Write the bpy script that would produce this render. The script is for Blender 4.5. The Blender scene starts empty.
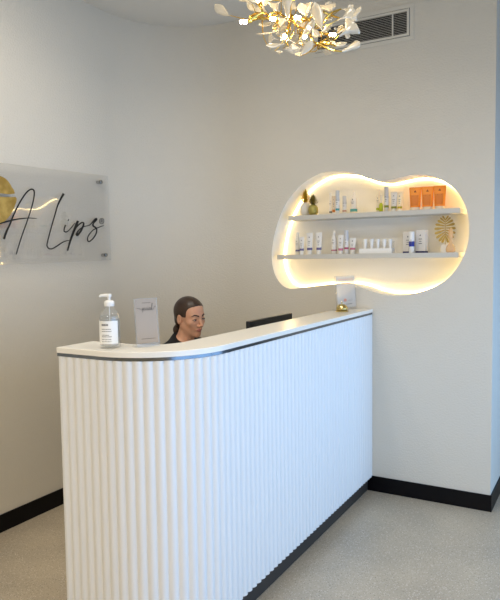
import bpy, bmesh, math, random
import numpy as np
from mathutils import Vector, Matrix, Quaternion
random.seed(7)
PI = math.pi
C = bpy.context.scene.collection

# ------------------------------------------------------------------ camera (solved from the photo's perspective lines)
F = 625.7
YAW, PITCH, ROLL = math.radians(29.88), math.radians(-3.99), math.radians(-0.78)
O = Vector((2.8814, -3.759, 1.5))
cam_d = Vector((-math.sin(YAW)*math.cos(PITCH), math.cos(YAW)*math.cos(PITCH), math.sin(PITCH)))
_r = Vector((math.cos(YAW), math.sin(YAW), 0)); _u = _r.cross(cam_d)
cam_r = _r*math.cos(ROLL) + _u*math.sin(ROLL)
cam_u = _u*math.cos(ROLL) - _r*math.sin(ROLL)
def ray(px, py): return cam_d + cam_r*((px-250)/F) - cam_u*((py-300)/F)
def at(px, py, axis, val):
    v = ray(px, py); return O + v*((val-O[axis])/v[axis])
def deep(px, py, dep): return O + ray(px, py)*dep

cam = bpy.data.cameras.new('camera'); co = bpy.data.objects.new('camera', cam); C.objects.link(co)
cam.sensor_fit = 'HORIZONTAL'; cam.sensor_width = 36.0; cam.lens = 36.0*F/500.0
cam.clip_start = 0.05
m = Matrix((cam_r, cam_u, -cam_d)).transposed().to_4x4(); m.translation = O
co.matrix_world = m
bpy.context.scene.camera = co

# ------------------------------------------------------------------ materials
def lin(c):
    return tuple((x/255/12.92 if x/255 <= .04045 else ((x/255+.055)/1.055)**2.4) for x in c)
def mat(name, rgb, rough=.5, metal=0., emit=None, es=0., trans=0., alpha=1., ior=1.45, bump=None, coat=0., spec=None):
    M = bpy.data.materials.new(name); M.use_nodes = True
    nt = M.node_tree; b = nt.nodes['Principled BSDF']
    b.inputs['Base Color'].default_value = (*lin(rgb), 1)
    b.inputs['Roughness'].default_value = rough; b.inputs['Metallic'].default_value = metal
    b.inputs['Transmission Weight'].default_value = trans; b.inputs['Alpha'].default_value = alpha
    b.inputs['IOR'].default_value = ior; b.inputs['Coat Weight'].default_value = coat
    if spec is not None: b.inputs['Specular IOR Level'].default_value = spec
    if emit:
        b.inputs['Emission Color'].default_value = (*lin(emit), 1); b.inputs['Emission Strength'].default_value = es
    if bump:
        sc, st, dist = bump
        tc = nt.nodes.new('ShaderNodeTexCoord'); n = nt.nodes.new('ShaderNodeTexNoise'); bp = nt.nodes.new('ShaderNodeBump')
        n.inputs['Scale'].default_value = sc; n.inputs['Detail'].default_value = 3
        bp.inputs['Strength'].default_value = st; bp.inputs['Distance'].default_value = dist
        nt.links.new(tc.outputs['Object'], n.inputs['Vector']); nt.links.new(n.outputs['Fac'], bp.inputs['Height'])
        nt.links.new(bp.outputs['Normal'], b.inputs['Normal'])
    return M
def noise_mix(M, c2, scale, lo, hi, detail=4):
    """blend the base colour with a second colour by noise"""
    nt = M.node_tree; b = nt.nodes['Principled BSDF']
    tc = nt.nodes.new('ShaderNodeTexCoord'); n = nt.nodes.new('ShaderNodeTexNoise'); r = nt.nodes.new('ShaderNodeMapRange'); mx = nt.nodes.new('ShaderNodeMix')
    mx.data_type = 'RGBA'; n.inputs['Scale'].default_value = scale; n.inputs['Detail'].default_value = detail
    r.inputs['From Min'].default_value = lo; r.inputs['From Max'].default_value = hi
    nt.links.new(tc.outputs['Object'], n.inputs['Vector']); nt.links.new(n.outputs['Fac'], r.inputs['Value']); nt.links.new(r.outputs['Result'], mx.inputs['Factor'])
    old = b.inputs['Base Color'].links[0].from_socket if b.inputs['Base Color'].links else None
    if old: nt.links.new(old, mx.inputs['A'])
    else: mx.inputs['A'].default_value = b.inputs['Base Color'].default_value
    mx.inputs['B'].default_value = (*lin(c2), 1)
    nt.links.new(mx.outputs['Result'], b.inputs['Base Color'])
    return M

M_wall = mat('wall_paint', (213, 207, 194), .55, bump=(95, .5, .005))
M_ceil = mat('ceiling_paint', (222, 217, 206), .8, bump=(60, .1, .003))
M_niche = mat('niche_paint', (248, 244, 234), .6)
M_black = mat('black_vinyl', (4, 4, 8), .4, spec=.25)
M_white = mat('white_lacquer', (228, 228, 226), .42)
M_top = mat('counter_stone', (240, 236, 226), .2)
M_kick = mat('dark_kick', (56, 50, 45), .6)
M_strip = mat('brushed_strip', (120, 125, 130), .22, 1.0)
M_led = mat('led_glow', (255, 240, 200), .5, emit=(255, 226, 162), es=9)
M_shelf = mat('shelf_white', (202, 198, 188), .45)
M_gold = mat('gold', (226, 190, 96), .2, 1.0)
M_goldm = mat('soft_gold', (186, 158, 84), .42, .8)
M_bulb = mat('bulb_glow', (255, 240, 210), .4, emit=(255, 226, 178), es=110)
M_vent = mat('vent_enamel', (214, 209, 197), .5)
M_bell = mat('bell_brass', (216, 196, 132), .16, 1.0)
M_dark = mat('shade_dark', (24, 24, 24), .9)  # near-black colour for the shade in the vent and bell gaps
M_ink = mat('ink_black', (14, 14, 16), .35)
M_steel = mat('steel', (150, 150, 148), .25, 1.0)
M_plastw = mat('white_plastic', (242, 242, 240), .35)
M_grey_ink = mat('grey_ink', (92, 92, 96), .6)
M_pink_ink = mat('rose_ink', (205, 140, 120), .6)
M_lip = noise_mix(mat('gold_leaf', (158, 128, 58), .5, .3), (192, 162, 88), 14, .4, .62)
M_mon = mat('monitor_plastic', (30, 31, 34), .35)
M_screen = mat('monitor_screen', (8, 9, 11), .12)
M_skin = noise_mix(mat('skin', (204, 156, 128), .5), (206, 150, 122), 30, .4, .7)
M_hair = mat('hair_brown', (52, 36, 26), .38, bump=(60, .2, .002))
M_shirt = mat('black_cotton', (18, 18, 21), .8, bump=(180, .2, .001))
M_brow = mat('brow_brown', (50, 34, 26), .7)
M_lips = mat('lip_rose', (168, 106, 98), .45)
M_eye = mat('eye_white', (186, 174, 164), .3)
M_iris = mat('iris_brown', (44, 28, 20), .15)
M_mesh = mat('chair_black', (22, 22, 24), .6)

def acrylic(name, rgb, fac, rough=.04, ior=1.5):
    M = bpy.data.materials.new(name); M.use_nodes = True; nt = M.node_tree
    b = nt.nodes['Principled BSDF']; out = nt.nodes['Material Output']
    b.inputs['Base Color'].default_value = (*lin(rgb), 1); b.inputs['Roughness'].default_value = rough
    t = nt.nodes.new('ShaderNodeBsdfTransparent'); t.inputs['Color'].default_value = (.97, .97, .97, 1)
    mx = nt.nodes.new('ShaderNodeMixShader'); mx.inputs[0].default_value = fac
    g = nt.nodes.new('ShaderNodeBsdfGlossy'); g.inputs['Roughness'].default_value = rough
    fr = nt.nodes.new('ShaderNodeFresnel'); fr.inputs['IOR'].default_value = ior
    m2 = nt.nodes.new('ShaderNodeMixShader')
    nt.links.new(t.outputs[0], mx.inputs[1]); nt.links.new(b.outputs[0], mx.inputs[2])
    ge = nt.nodes.new('ShaderNodeNewGeometry'); iv = nt.nodes.new('ShaderNodeMath'); iv.operation = 'SUBTRACT'; iv.inputs[0].default_value = 1.
    ml = nt.nodes.new('ShaderNodeMath'); ml.operation = 'MULTIPLY'          # mirror only on the outer side of each face
    nt.links.new(ge.outputs['Backfacing'], iv.inputs[1]); nt.links.new(iv.outputs[0], ml.inputs[0]); nt.links.new(fr.outputs[0], ml.inputs[1])
    nt.links.new(ml.outputs[0], m2.inputs[0]); nt.links.new(mx.outputs[0], m2.inputs[1]); nt.links.new(g.outputs[0], m2.inputs[2])
    nt.links.new(m2.outputs[0], out.inputs[0])
    return M
M_acr = acrylic('sign_acrylic', (214, 212, 206), .1, .02, 1.9)
M_acr2 = acrylic('card_holder_acrylic', (235, 237, 237), .06, .03)
M_petal = acrylic('frosted_petal', (218, 210, 190), .7, .25)
M_card = acrylic('printed_card', (176, 161, 144), .88, .6)
M_card2 = acrylic('printed_card_pale', (226, 220, 212), .55, .3)
M_glass = acrylic('clear_plastic', (236, 240, 240), .10, .03)
M_gel = acrylic('clear_gel', (176, 182, 178), .3, .05)
M_pane = acrylic('window_pane', (240, 245, 250), .02)

# floor: ground concrete with fine aggregate
M_floor = mat('polished_concrete', (186, 172, 149), .34)
noise_mix(M_floor, (170, 158, 139), 2.2, .38, .66, 5)
noise_mix(M_floor, (146, 135, 118), 140, .56, .7, 2)
def specks(M, col, scale, thr, amount):
    nt = M.node_tree; b = nt.nodes['Principled BSDF']
    tc = nt.nodes.new('ShaderNodeTexCoord'); v = nt.nodes.new('ShaderNodeTexVoronoi'); v.inputs['Scale'].default_value = scale
    lt = nt.nodes.new('ShaderNodeMath'); lt.operation = 'LESS_THAN'; lt.inputs[1].default_value = thr
    wn = nt.nodes.new('ShaderNodeTexWhiteNoise'); gt = nt.nodes.new('ShaderNodeMath'); gt.operation = 'LESS_THAN'; gt.inputs[1].default_value = amount
    mul = nt.nodes.new('ShaderNodeMath'); mul.operation = 'MULTIPLY'; mx = nt.nodes.new('ShaderNodeMix'); mx.data_type = 'RGBA'
    nt.links.new(tc.outputs['Object'], v.inputs['Vector']); nt.links.new(v.outputs['Distance'], lt.inputs[0])
    nt.links.new(v.outputs['Color'], wn.inputs['Vector']); nt.links.new(wn.outputs['Value'], gt.inputs[0])
    nt.links.new(lt.outputs[0], mul.inputs[0]); nt.links.new(gt.outputs[0], mul.inputs[1]); nt.links.new(mul.outputs[0], mx.inputs['Factor'])
    old = b.inputs['Base Color'].links[0].from_socket
    nt.links.new(old, mx.inputs['A']); mx.inputs['B'].default_value = (*lin(col), 1)
    nt.links.new(mx.outputs['Result'], b.inputs['Base Color'])
specks(M_floor, (210, 200, 184), 130, .34, .34)
specks(M_floor, (122, 112, 99), 120, .26, .2)

# ------------------------------------------------------------------ mesh helpers
class MB:
    def __init__(s): s.v = []; s.f = []; s.m = []; s.cur = 0
    def add(s, vs, fs):
        o = len(s.v); s.v += [tuple(v) for v in vs]; s.f += [tuple(i+o for i in f) for f in fs]; s.m += [s.cur]*len(fs); return s
    def box(s, a, b):
        x0, y0, z0 = a; x1, y1, z1 = b
        return s.add([(x0,y0,z0),(x1,y0,z0),(x1,y1,z0),(x0,y1,z0),(x0,y0,z1),(x1,y0,z1),(x1,y1,z1),(x0,y1,z1)],
                     [(0,3,2,1),(4,5,6,7),(0,1,5,4),(1,2,6,5),(2,3,7,6),(3,0,4,7)])
    def lathe(s, prof, seg=24, c=(0,0,0), sx=1., sy=1.):
        """profile of (radius, z), closed with caps"""
        vs = []; fs = []
        for r, z in prof:
            for k in range(seg):
                a = 2*PI*k/seg; vs.append((c[0]+sx*r*math.cos(a), c[1]+sy*r*math.sin(a), c[2]+z))
        n = len(prof)
        for i in range(n-1):
            for k in range(seg):
                k2 = (k+1) % seg; fs.append((i*seg+k, i*seg+k2, (i+1)*seg+k2, (i+1)*seg+k))
        fs.append(tuple(range(seg))[::-1]); fs.append(tuple((n-1)*seg+k for k in range(seg)))
        return s.add(vs, fs)
    def tube(s, pts, r, seg=8):
        pts = [Vector(p) for p in pts]; n = len(pts)
        rs = r if isinstance(r, (list, tuple)) else [r]*n
        vs = []; fs = []
        t0 = (pts[1]-pts[0]).normalized(); nrm = t0.orthogonal().normalized()
        for i, p in enumerate(pts):
            t = (pts[min(i+1, n-1)] - pts[max(i-1, 0)]).normalized()
            nrm = (nrm - t*nrm.dot(t)).normalized(); b = t.cross(nrm)
            for k in range(seg):
                a = 2*PI*k/seg; vs.append(p + (nrm*math.cos(a)+b*math.sin(a))*rs[i])
        for i in range(n-1):
            for k in range(seg):
                k2 = (k+1) % seg; fs.append((i*seg+k, i*seg+k2, (i+1)*seg+k2, (i+1)*seg+k))
        fs.append(tuple(range(seg))[::-1]); fs.append(tuple((n-1)*seg+k for k in range(seg)))
        return s.add(vs, fs)
    def prism(s, poly, z0, z1, M=None):
        n = len(poly); vs = [(x, y, z0) for x, y in poly] + [(x, y, z1) for x, y in poly]
        if M: vs = [tuple(M @ Vector(v)) for v in vs]
        fs = [tuple(range(n))[::-1], tuple(range(n, 2*n))] + [(i, (i+1) % n, n+(i+1) % n, n+i) for i in range(n)]
        return s.add(vs, fs)
    def ball(s, c, r, seg=16, rings=10):
        rx, ry, rz = r if isinstance(r, (tuple, list)) else (r, r, r)
        prof = [(max(1e-4, math.sin(PI*i/rings)), -math.cos(PI*i/rings)) for i in range(rings+1)]
        vs = []; fs = []
        for q, z in prof:
            for k in range(seg):
                a = 2*PI*k/seg; vs.append((c[0]+rx*q*math.cos(a), c[1]+ry*q*math.sin(a), c[2]+rz*z))
        for i in range(rings):
            for k in range(seg):
                k2 = (k+1) % seg; fs.append((i*seg+k, i*seg+k2, (i+1)*seg+k2, (i+1)*seg+k))
        return s.add(vs, fs)
    def build(s, name, mats, parent=None, smooth=False, bevel=0., loc=None, tri=False):
        me = bpy.data.meshes.new(name); me.from_pydata(s.v, [], s.f)
        mats = mats if isinstance(mats, (list, tuple)) else [mats]
        for q in mats: me.materials.append(q)
        for p, i in zip(me.polygons, s.m): p.material_index = min(i, len(mats)-1)
        bm = bmesh.new(); bm.from_mesh(me)
        bmesh.ops.recalc_face_normals(bm, faces=bm.faces)
        if tri: bmesh.ops.triangulate(bm, faces=[f for f in bm.faces if len(f.verts) > 4])
        bm.to_mesh(me); bm.free()
        if smooth:
            for p in me.polygons: p.use_smooth = True
            me.set_sharp_from_angle(angle=math.radians(40 if smooth is True else smooth))
        o = bpy.data.objects.new(name, me); C.objects.link(o)
        if parent: o.parent = parent
        if loc: o.location = loc
        if bevel:
            b = o.modifiers.new('edge', 'BEVEL'); b.width = bevel; b.segments = 2; b.limit_method = 'ANGLE'; b.angle_limit = math.radians(35)
        return o
def tag(o, label=None, cat=None, group=None, kind=None):
    if label: o['label'] = label
    if cat: o['category'] = cat
    if group: o['group'] = group
    if kind: o['kind'] = kind
    return o
def thing(name, label, cat, loc=(0,0,0), rz=0, group=None):
    o = bpy.data.objects.new(name, None); C.objects.link(o); o.location = loc; o.rotation_euler = (0,0,rz); o.empty_display_size = .05
    return tag(o, label, cat, group)
def smooth_line(pts, n=8, closed=False):
    """Catmull-Rom through the points"""
    P = [np.array(p, float) for p in pts]; N = len(P); out = []
    for i in range(N if closed else N-1):
        if closed: a, b, c, d = P[(i-1) % N], P[i], P[(i+1) % N], P[(i+2) % N]
        else: a, b, c, d = P[max(i-1,0)], P[i], P[i+1], P[min(i+2,N-1)]
        for k in range(n):
            t = k/n
            out.append(.5*((2*b)+(c-a)*t+(2*a-5*b+4*c-d)*t*t+(3*b-a-3*c+d)*t**3))
    if not closed: out.append(P[-1])
    return out

# ------------------------------------------------------------------ the room
XE, CH, RC = 2.3127, 3.1, 0.6            # outer corner of the back wall, ceiling height, radius of the rounded corner
XR, YF, YB = 3.6, -7.0, 2.9
mb = MB().box((-.2, YF-.2, -.1), (XR+.2, YB+.2, 0)); tag(mb.build('floor', M_floor), kind='structure')
mb = MB().box((-.2, YF-.2, CH), (XR+.2, YB+.2, CH+.1)); tag(mb.build('ceiling', M_ceil), kind='structure')
arc = [(RC-RC*math.cos(a), -RC+RC*math.sin(a)) for a in np.linspace(0, PI/2, 25)]
def wall_strip(path, z0, z1, out, name, material, smooth=True):
    """vertical wall along a plan path, given thickness to its outer side"""
    n = len(path); P = [Vector((x, y, 0)) for x, y in path]; Q = []
    for i, p in enumerate(P):
        t = (P[min(i+1, n-1)]-P[max(i-1, 0)]).normalized(); Q.append(p+Vector((-t.y, t.x, 0))*out)
    poly = [(p.x, p.y) for p in P] + [(q.x, q.y) for q in reversed(Q)]
    vs = [(x, y, z) for z in (z0, z1) for x, y in poly]; N = len(poly)
    fs = [(i, (i+1) % N, N+(i+1) % N, N+i) for i in range(N)]
    for i in range(n-1):
        j, k = N-1-i, N-2-i
        fs += [(i, j, k, i+1), (N+i, N+i+1, N+k, N+j)]
    return tag(MB().add(vs, fs).build(name, material, smooth=smooth), kind='structure')
wall_strip([(0, YF)] + [(0, y) for y in (-5, -3, -1.5)] + arc, 0, CH, .12, 'wall_left', M_wall)
wall_strip([(.001, YF)] + [(.001, y) for y in (-5, -3, -1.5)] + [(x+.001 if i < 20 else x, y) for i, (x, y) in enumerate(arc)], .0005, .098, -.008, 'baseboard_left', M_black)

# lit alcove outline, traced on the wall plane
ALC = [(325,172.4),(313.8,176.5),(299.7,186.3),(286.7,202.5),(278,222),(272.8,243.7),(272,261),(274.8,274),(281.3,284.4),(290,288.7),(303.8,287.4),(322,285.4),(335,284.8),(347,285),
       (358.4,286.8),(369,290.3),(379,293.4),(390,295.2),(402,295.4),(414,293.6),(434,287),(448,278),(460,263),(467.3,245),(469,230),(467.5,214),(462.5,200),(454,188.5),(442,180.3),
       (428.8,175.6),(414,174.8),(399,177.6),(384,180.6),(371,179.2),(362,176.2),(351,172.6),(338.5,171.4)]
alc = [at(x, y, 1, 0.) for x, y in ALC]
alc = [(q[0], q[1]) for q in smooth_line([(p.x, p.z) for p in alc], 5, True)]
AD = .195                                   # depth of the alcove
def wall_with_hole(name, rect, hole, material):
    bm = bmesh.new(); x0, z0, x1, z1 = rect
    def loop(pts):
        vs = [bm.verts.new((x, 0, z)) for x, z in pts]; return [bm.edges.new((vs[i], vs[(i+1) % len(vs)])) for i in range(len(vs))]
    e = loop([(x0, z0), (x1, z0), (x1, z1), (x0, z1)]) + loop(hole)
    bmesh.ops.triangle_fill(bm, use_beauty=True, use_dissolve=False, edges=e, normal=(0, -1, 0))
    me = bpy.data.meshes.new(name); bm.normal_update()
    for f in bm.faces:
        if f.normal.y > 0: f.normal_flip()
    bm.to_mesh(me); bm.free(); me.materials.append(material)
    o = bpy.data.objects.new(name, me); C.objects.link(o); return tag(o, kind='structure')
wall_with_hole('wall_back', (RC, 0, XE, CH), alc, M_wall)
n = len(alc); vs = [(x, 0., z) for x, z in alc] + [(x, AD, z) for x, z in alc]
mb = MB().add(vs, [(i, (i+1) % n, n+(i+1) % n, n+i) for i in range(n)] + [tuple(range(n, 2*n))])
o = mb.build('wall_niche', M_niche, tri=True, smooth=True); o.data.flip_normals(); tag(o, kind='structure')
# wall body behind (so that daylight cannot leak through), return wall towards the passage
mb = MB().box((RC, .2, 0), (XE-.002, .22, CH)); tag(mb.build('wall_core', M_wall), kind='structure')
mb = MB().add([(XE, 0, 0), (XE, YB, 0), (XE, YB, CH), (XE, 0, CH)], [(0, 1, 2, 3)]); tag(mb.build('wall_return', M_wall), kind='structure')
mb = MB().box((XE, YB, 0), (XR+.2, YB+.1, CH)); tag(mb.build('wall_far', M_wall), kind='structure')
mb = MB().box((-.2, YF-.1, 0), (XR+.2, YF, CH)); tag(mb.build('wall_front', M_wall), kind='structure')
mb = MB().box((1.574, -.008, .0005), (XE+.008, 0, .098)); tag(mb.build('baseboard_back', M_black, bevel=.001), kind='structure')
mb = MB().box((XE, -.0005, .0005), (XE+.008, YB, .098)); tag(mb.build('baseboard_return', M_black), kind='structure')
# street side of the room: glazed shopfront on the wall at x = XR
W0, W1, WZ0, WZ1 = -3.3, .7, .08, 1.8
mb = MB()
mb.box((XR, YF, 0), (XR+.12, W0, CH)); mb.box((XR, W1, 0), (XR+.12, YB+.1, CH)); mb.box((XR, W0, 0), (XR+.12, W1, WZ0)); mb.box((XR, W0, WZ1), (XR+.12, W1, CH))
tag(mb.build('wall_right', M_wall), kind='structure')
mb = MB()
for i in range(4):
    y = W0 + (W1-W0)*i/3; mb.box((XR+.03, y-.03, WZ0), (XR+.09, y+.03, WZ1))
mb.box((XR+.03, W0, WZ0), (XR+.09, W1, WZ0+.05)); mb.box((XR+.03, W0, WZ1-.05), (XR+.09, W1, WZ1))
win = tag(mb.build('window_1', M_kick), kind='structure')
MB().box((XR+.058, W0+.01, WZ0+.01), (XR+.062, W1-.01, WZ1-.01)).build('window_pane', M_pane, win)

# ------------------------------------------------------------------ lights
def area(name, loc, rot, sx, sy, power, col):
    L = bpy.data.lights.new(name, 'AREA'); L.shape = 'RECTANGLE'; L.size = sx; L.size_y = sy; L.energy = power; L.color = col
    o = bpy.data.objects.new(name, L); C.objects.link(o); o.location = loc; o.rotation_euler = rot; return o
# daylight falling through the shopfront glazing
area('daylight', (XR+.16, (W0+W1)/2, (WZ0+WZ1)/2), (0, PI/2, 0), WZ1-WZ0, W1-W0, 60, (.30, .57, 1.0))
# warm ceiling lamps added out of view to brighten walls, floor and counter
for x, y, p, sp_ in ((2.3, -4.4, 23, 180), (1.3, -5.4, 24, 180), (3.0, -5.6, 20, 180), (1.2, -1.3, 4, 150), (.8, -1.9, 8.5, 180), (2.55, -1.9, 7, 150)):
    L = bpy.data.lights.new('ceiling_fill', 'AREA'); L.shape = 'DISK'; L.size = .22; L.energy = p; L.spread = math.radians(sp_); L.color = (1., .92, .80)
    o = bpy.data.objects.new('ceiling_fill', L); C.objects.link(o); o.location = (x, y, CH-.01)
w = bpy.data.worlds.new('world'); bpy.context.scene.world = w; w.use_nodes = True
w.node_tree.nodes['Background'].inputs[0].default_value = (.55, .72, 1, 1); w.node_tree.nodes['Background'].inputs[1].default_value = .6

# ------------------------------------------------------------------ reception counter
XF, XL, YN, YBK, HT, RO = 1.6064, 1.049, -2.0658, -1.874, 1.1624, .335
AC = (XF-RO, YN+RO)
def outer_path(off, step=.005, y_end=-.002):
    """plan path of the outer face moved outward by off: (point, outward normal, running length)"""
    out = []; s = 0.
    L1 = AC[0]-XL; k = max(2, int(L1/step))
    for i in range(k): out.append((Vector((XL+L1*i/k, YN)), Vector((0, -1)), L1*i/k))
    La = RO*PI/2; k2 = max(4, int(La/step))
    for i in range(k2):
        a = -PI/2 + PI/2*i/k2; nv = Vector((math.cos(a), math.sin(a))); out.append((Vector(AC)+nv*RO, nv, L1+La*i/k2))
    L3 = y_end-AC[1]; k3 = max(2, int(L3/step))
    for i in range(k3+1): out.append((Vector((XF, AC[1]+L3*i/k3)), Vector((1, 0)), L1+La+L3*i/k3))
    return [(p+nv*off, nv, q) for p, nv, q in out]
def inner_path(off=0., y_end=-.002):
    r = .14-off; pts = [Vector((XL, AC[1]-r))] + [Vector((AC[0]+r*math.cos(a), AC[1]+r*math.sin(a))) for a in np.linspace(-PI/2, 0, 16)] + [Vector((AC[0]+r, y_end))]
    return pts
def ribbon_solid(outer, inner, z0, z1):
    """solid between an outer and an inner plan path"""
    no, ni = len(outer), len(inner); vs = []; fs = []
    for z in (z0, z1): vs += [(p.x, p.y, z) for p in outer] + [(p.x, p.y, z) for p in inner]
    N = no+ni
    for i in range(no-1): fs.append((i, i+1, N+i+1, N+i))
    for i in range(ni-1): fs.append((no+i, N+no+i, N+no+i+1, no+i+1))
    fs.append((0, N, N+no, no)); fs.append((no-1, no+ni-1, N+no+ni-1, N+no-1))
    i = j = 0
    # zip the two paths with triangles by running fraction
    do = [0.]; di = [0.]
    for a in range(no-1): do.append(do[-1]+(outer[a+1]-outer[a]).length)
    for a in range(ni-1): di.append(di[-1]+(inner[a+1]-inner[a]).length)
    while i < no-1 or j < ni-1:
        if j == ni-1 or (i < no-1 and do[i+1]/do[-1] <= di[j+1]/di[-1]):
            fs.append((i, no+j, i+1)); fs.append((N+i, N+i+1, N+no+j)); i += 1
        else:
            fs.append((i, no+j, no+j+1)); fs.append((N+i, N+no+j+1, N+no+j)); j += 1
    return MB().add(vs, fs)
cnt = thing('reception_counter', 'white fluted reception counter with rounded corner and pale stone top', 'reception counter', (1.3, -1.0, 0))
def local(o, root=None):
    o.parent = root or cnt; o.matrix_parent_inverse = Matrix.Translation(-Vector((root or cnt).location)); return o
PITCH_F, DF = .0392, .0105
fl = []
for p, nv, s in outer_path(0., .0392/10):
    c = abs(math.sin(PI*s/PITCH_F)); fl.append(p + nv*(DF*(c**.8-1)))
o = ribbon_solid(fl, inner_path(.03), .0955, 1.128).build('fluted_panel', M_white, smooth=50); local(o)
o = ribbon_solid([p for p, nv, s in outer_path(-.033, .03)], inner_path(.03), .0005, .0955).build('toe_kick', M_kick, smooth=True); local(o); o['label'] = 'dark grey recessed toe kick'
o = ribbon_solid([p for p, nv, s in outer_path(-.004, .02)], inner_path(.03), 1.128, 1.1408).build('metal_strip', M_strip, smooth=True); local(o); o['label'] = 'dark reflective metal strip under the top'
o = ribbon_solid([p for p, nv, s in outer_path(0, .02)], inner_path(), 1.1408, HT).build('countertop', M_top, smooth=True, bevel=.002); local(o)
mb = MB().box((.90, -1.62, .72), (1.425, -.03, .75)).box((.93, -1.62, .001), (1.425, -1.59, .72))
o = mb.build('desk_worktop', M_white, bevel=.002); local(o)

# ------------------------------------------------------------------ alcove fittings
led = [(x, z) for x, z in alc]
cx = sum(p[0] for p in led)/len(led); cz = sum(p[1] for p in led)/len(led)
pts = []
for i in range(len(led)):
    a = Vector(led[i-1]); b = Vector(led[(i+1) % len(led)]); t = (b-a).normalized(); nv = Vector((-t.y, t.x))
    if nv.dot(Vector((cx, cz))-Vector(led[i])) < 0: nv = -nv
    q = Vector(led[i])+nv*.006; pts.append((q.x, AD-.006, q.y))
pts = pts[::2]; pts.append(pts[0])
tag(MB().tube(pts, .004, 6).build('led_strip', M_led, smooth=True), 'glowing warm white light strip round the edge of the wall alcove', 'led strip')
def shelf(x0, x1, z1, label):
    o = MB().box((x0, .012, z1-.03), (x1, AD-.001, z1)).build('floating_shelf', M_shelf, bevel=.0015)
    return tag(o, label, 'shelf', 'white alcove shelves')
ZU = 1.765; ZL = 1.5075
a = at(288, 218, 1, .012).x; b = at(460, 209, 1, .012).x
shelf(a, b, ZU, 'upper white shelf in the glowing alcove, carrying orange tubes and pineapples')
a = at(277, 255, 1, .012).x; b = at(458.3, 254, 1, .012).x
shelf(a, b, ZL, 'lower white shelf in the glowing alcove, carrying navy boxes and gold leaf')

YS = .085
COLS = {}
def cmat(rgb, rough=.4, **k):
    if rgb not in COLS: COLS[rgb] = mat('product_%d_%d_%d' % rgb, rgb, rough, **k)
    return COLS[rgb]
def prod_root(name, label, cat, px, zs, group, y=YS):
    p = at(px, 230, 1, y); return thing(name, label, cat, (p.x, y, zs), 0, group)
def scale_at(y=YS): return 1/(at(351, 230, 1, y).x-at(350, 230, 1, y).x)
def marks(root, w, h, z0, yf, col, n=2):
    """small dark emblem and lines printed on the front"""
    mb = MB(); s = w*.28
    mb.add([(-s*.5, yf, z0+h*.72), (s*.5, yf, z0+h*.72), (0, yf, z0+h*.72+s*1.1)], [(0, 1, 2)]); mb.build('emblem', col, root); mb = MB()
    for i in range(n):
        q = w*(.3 if i % 2 == 0 else .22); z = z0+h*(.52-.13*i); mb.box((-q, yf, z), (q, yf+.0008, z+h*.035))
    return mb.build('label_print', col, root)
def bottle(px, top, zs, w, label, group, body=(236,234,230), band=None, bz=(.1,.2), neck=.45, nh=.2, y=YS, name='skincare_bottle', capc=None, prints=True):
    """round bottle: body, shoulder, cap; height from the photo's pixel top"""
    r = prod_root(name, label, 'bottle', px, zs, group, y); h = at(px, top, 1, y).z-zs; R = w/2/scale_at(y)*.87; hb = h*(1-nh)
    mb = MB(); mb.lathe([(R*.9, 0), (R, h*.02), (R, hb*.74), (R*.95, hb*.82), (R*(.5+.5*neck)*.95, hb*.92), (R*neck*1.15, hb), (R*neck, hb+h*.02)], 20); mb.build('bottle_body', cmat(body), r, smooth=True)
    MB().lathe([(R*neck*1.08, hb+h*.015), (R*neck*1.08, h*.985), (R*neck*.9, h)], 16).build('bottle_cap', cmat(capc or body), r, smooth=True)
    if band: MB().lathe([(R*1.015, h*bz[0]), (R*1.015, h*bz[1])], 20).build('colour_band', cmat(band), r, smooth=True)
    if prints: marks(r, R*1.6, hb*.55, h*.26, -R*1.02, M_grey_ink)
    return r
def cylinder_bottle(px, top, zs, w, label, group, body=(200,200,202), band=None, bz=(.14,.24), y=YS, split=.55, base=None, name='skincare_bottle'):
    """airless pump bottle: straight body with a tall straight cap"""
    r = prod_root(name, label, 'bottle', px, zs, group, y); h = at(px, top, 1, y).z-zs; R = w/2/scale_at(y)*.87
    MB().lathe([(R*.95, 0), (R, h*.015), (R, h*split)], 20).build('bottle_body', cmat(base or body), r, smooth=True)
    MB().lathe([(R*1.0, h*split+.0004), (R*1.0, h*.985), (R*.9, h)], 20).build('bottle_cap', cmat(body), r, smooth=True)
    if band: MB().lathe([(R*1.015, h*bz[0]), (R*1.015, h*bz[1])], 20).build('colour_band', cmat(band), r, smooth=True)
    marks(r, R*1.4, h*.5, h*.22, -R*1.03, M_grey_ink)
    return r
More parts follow.
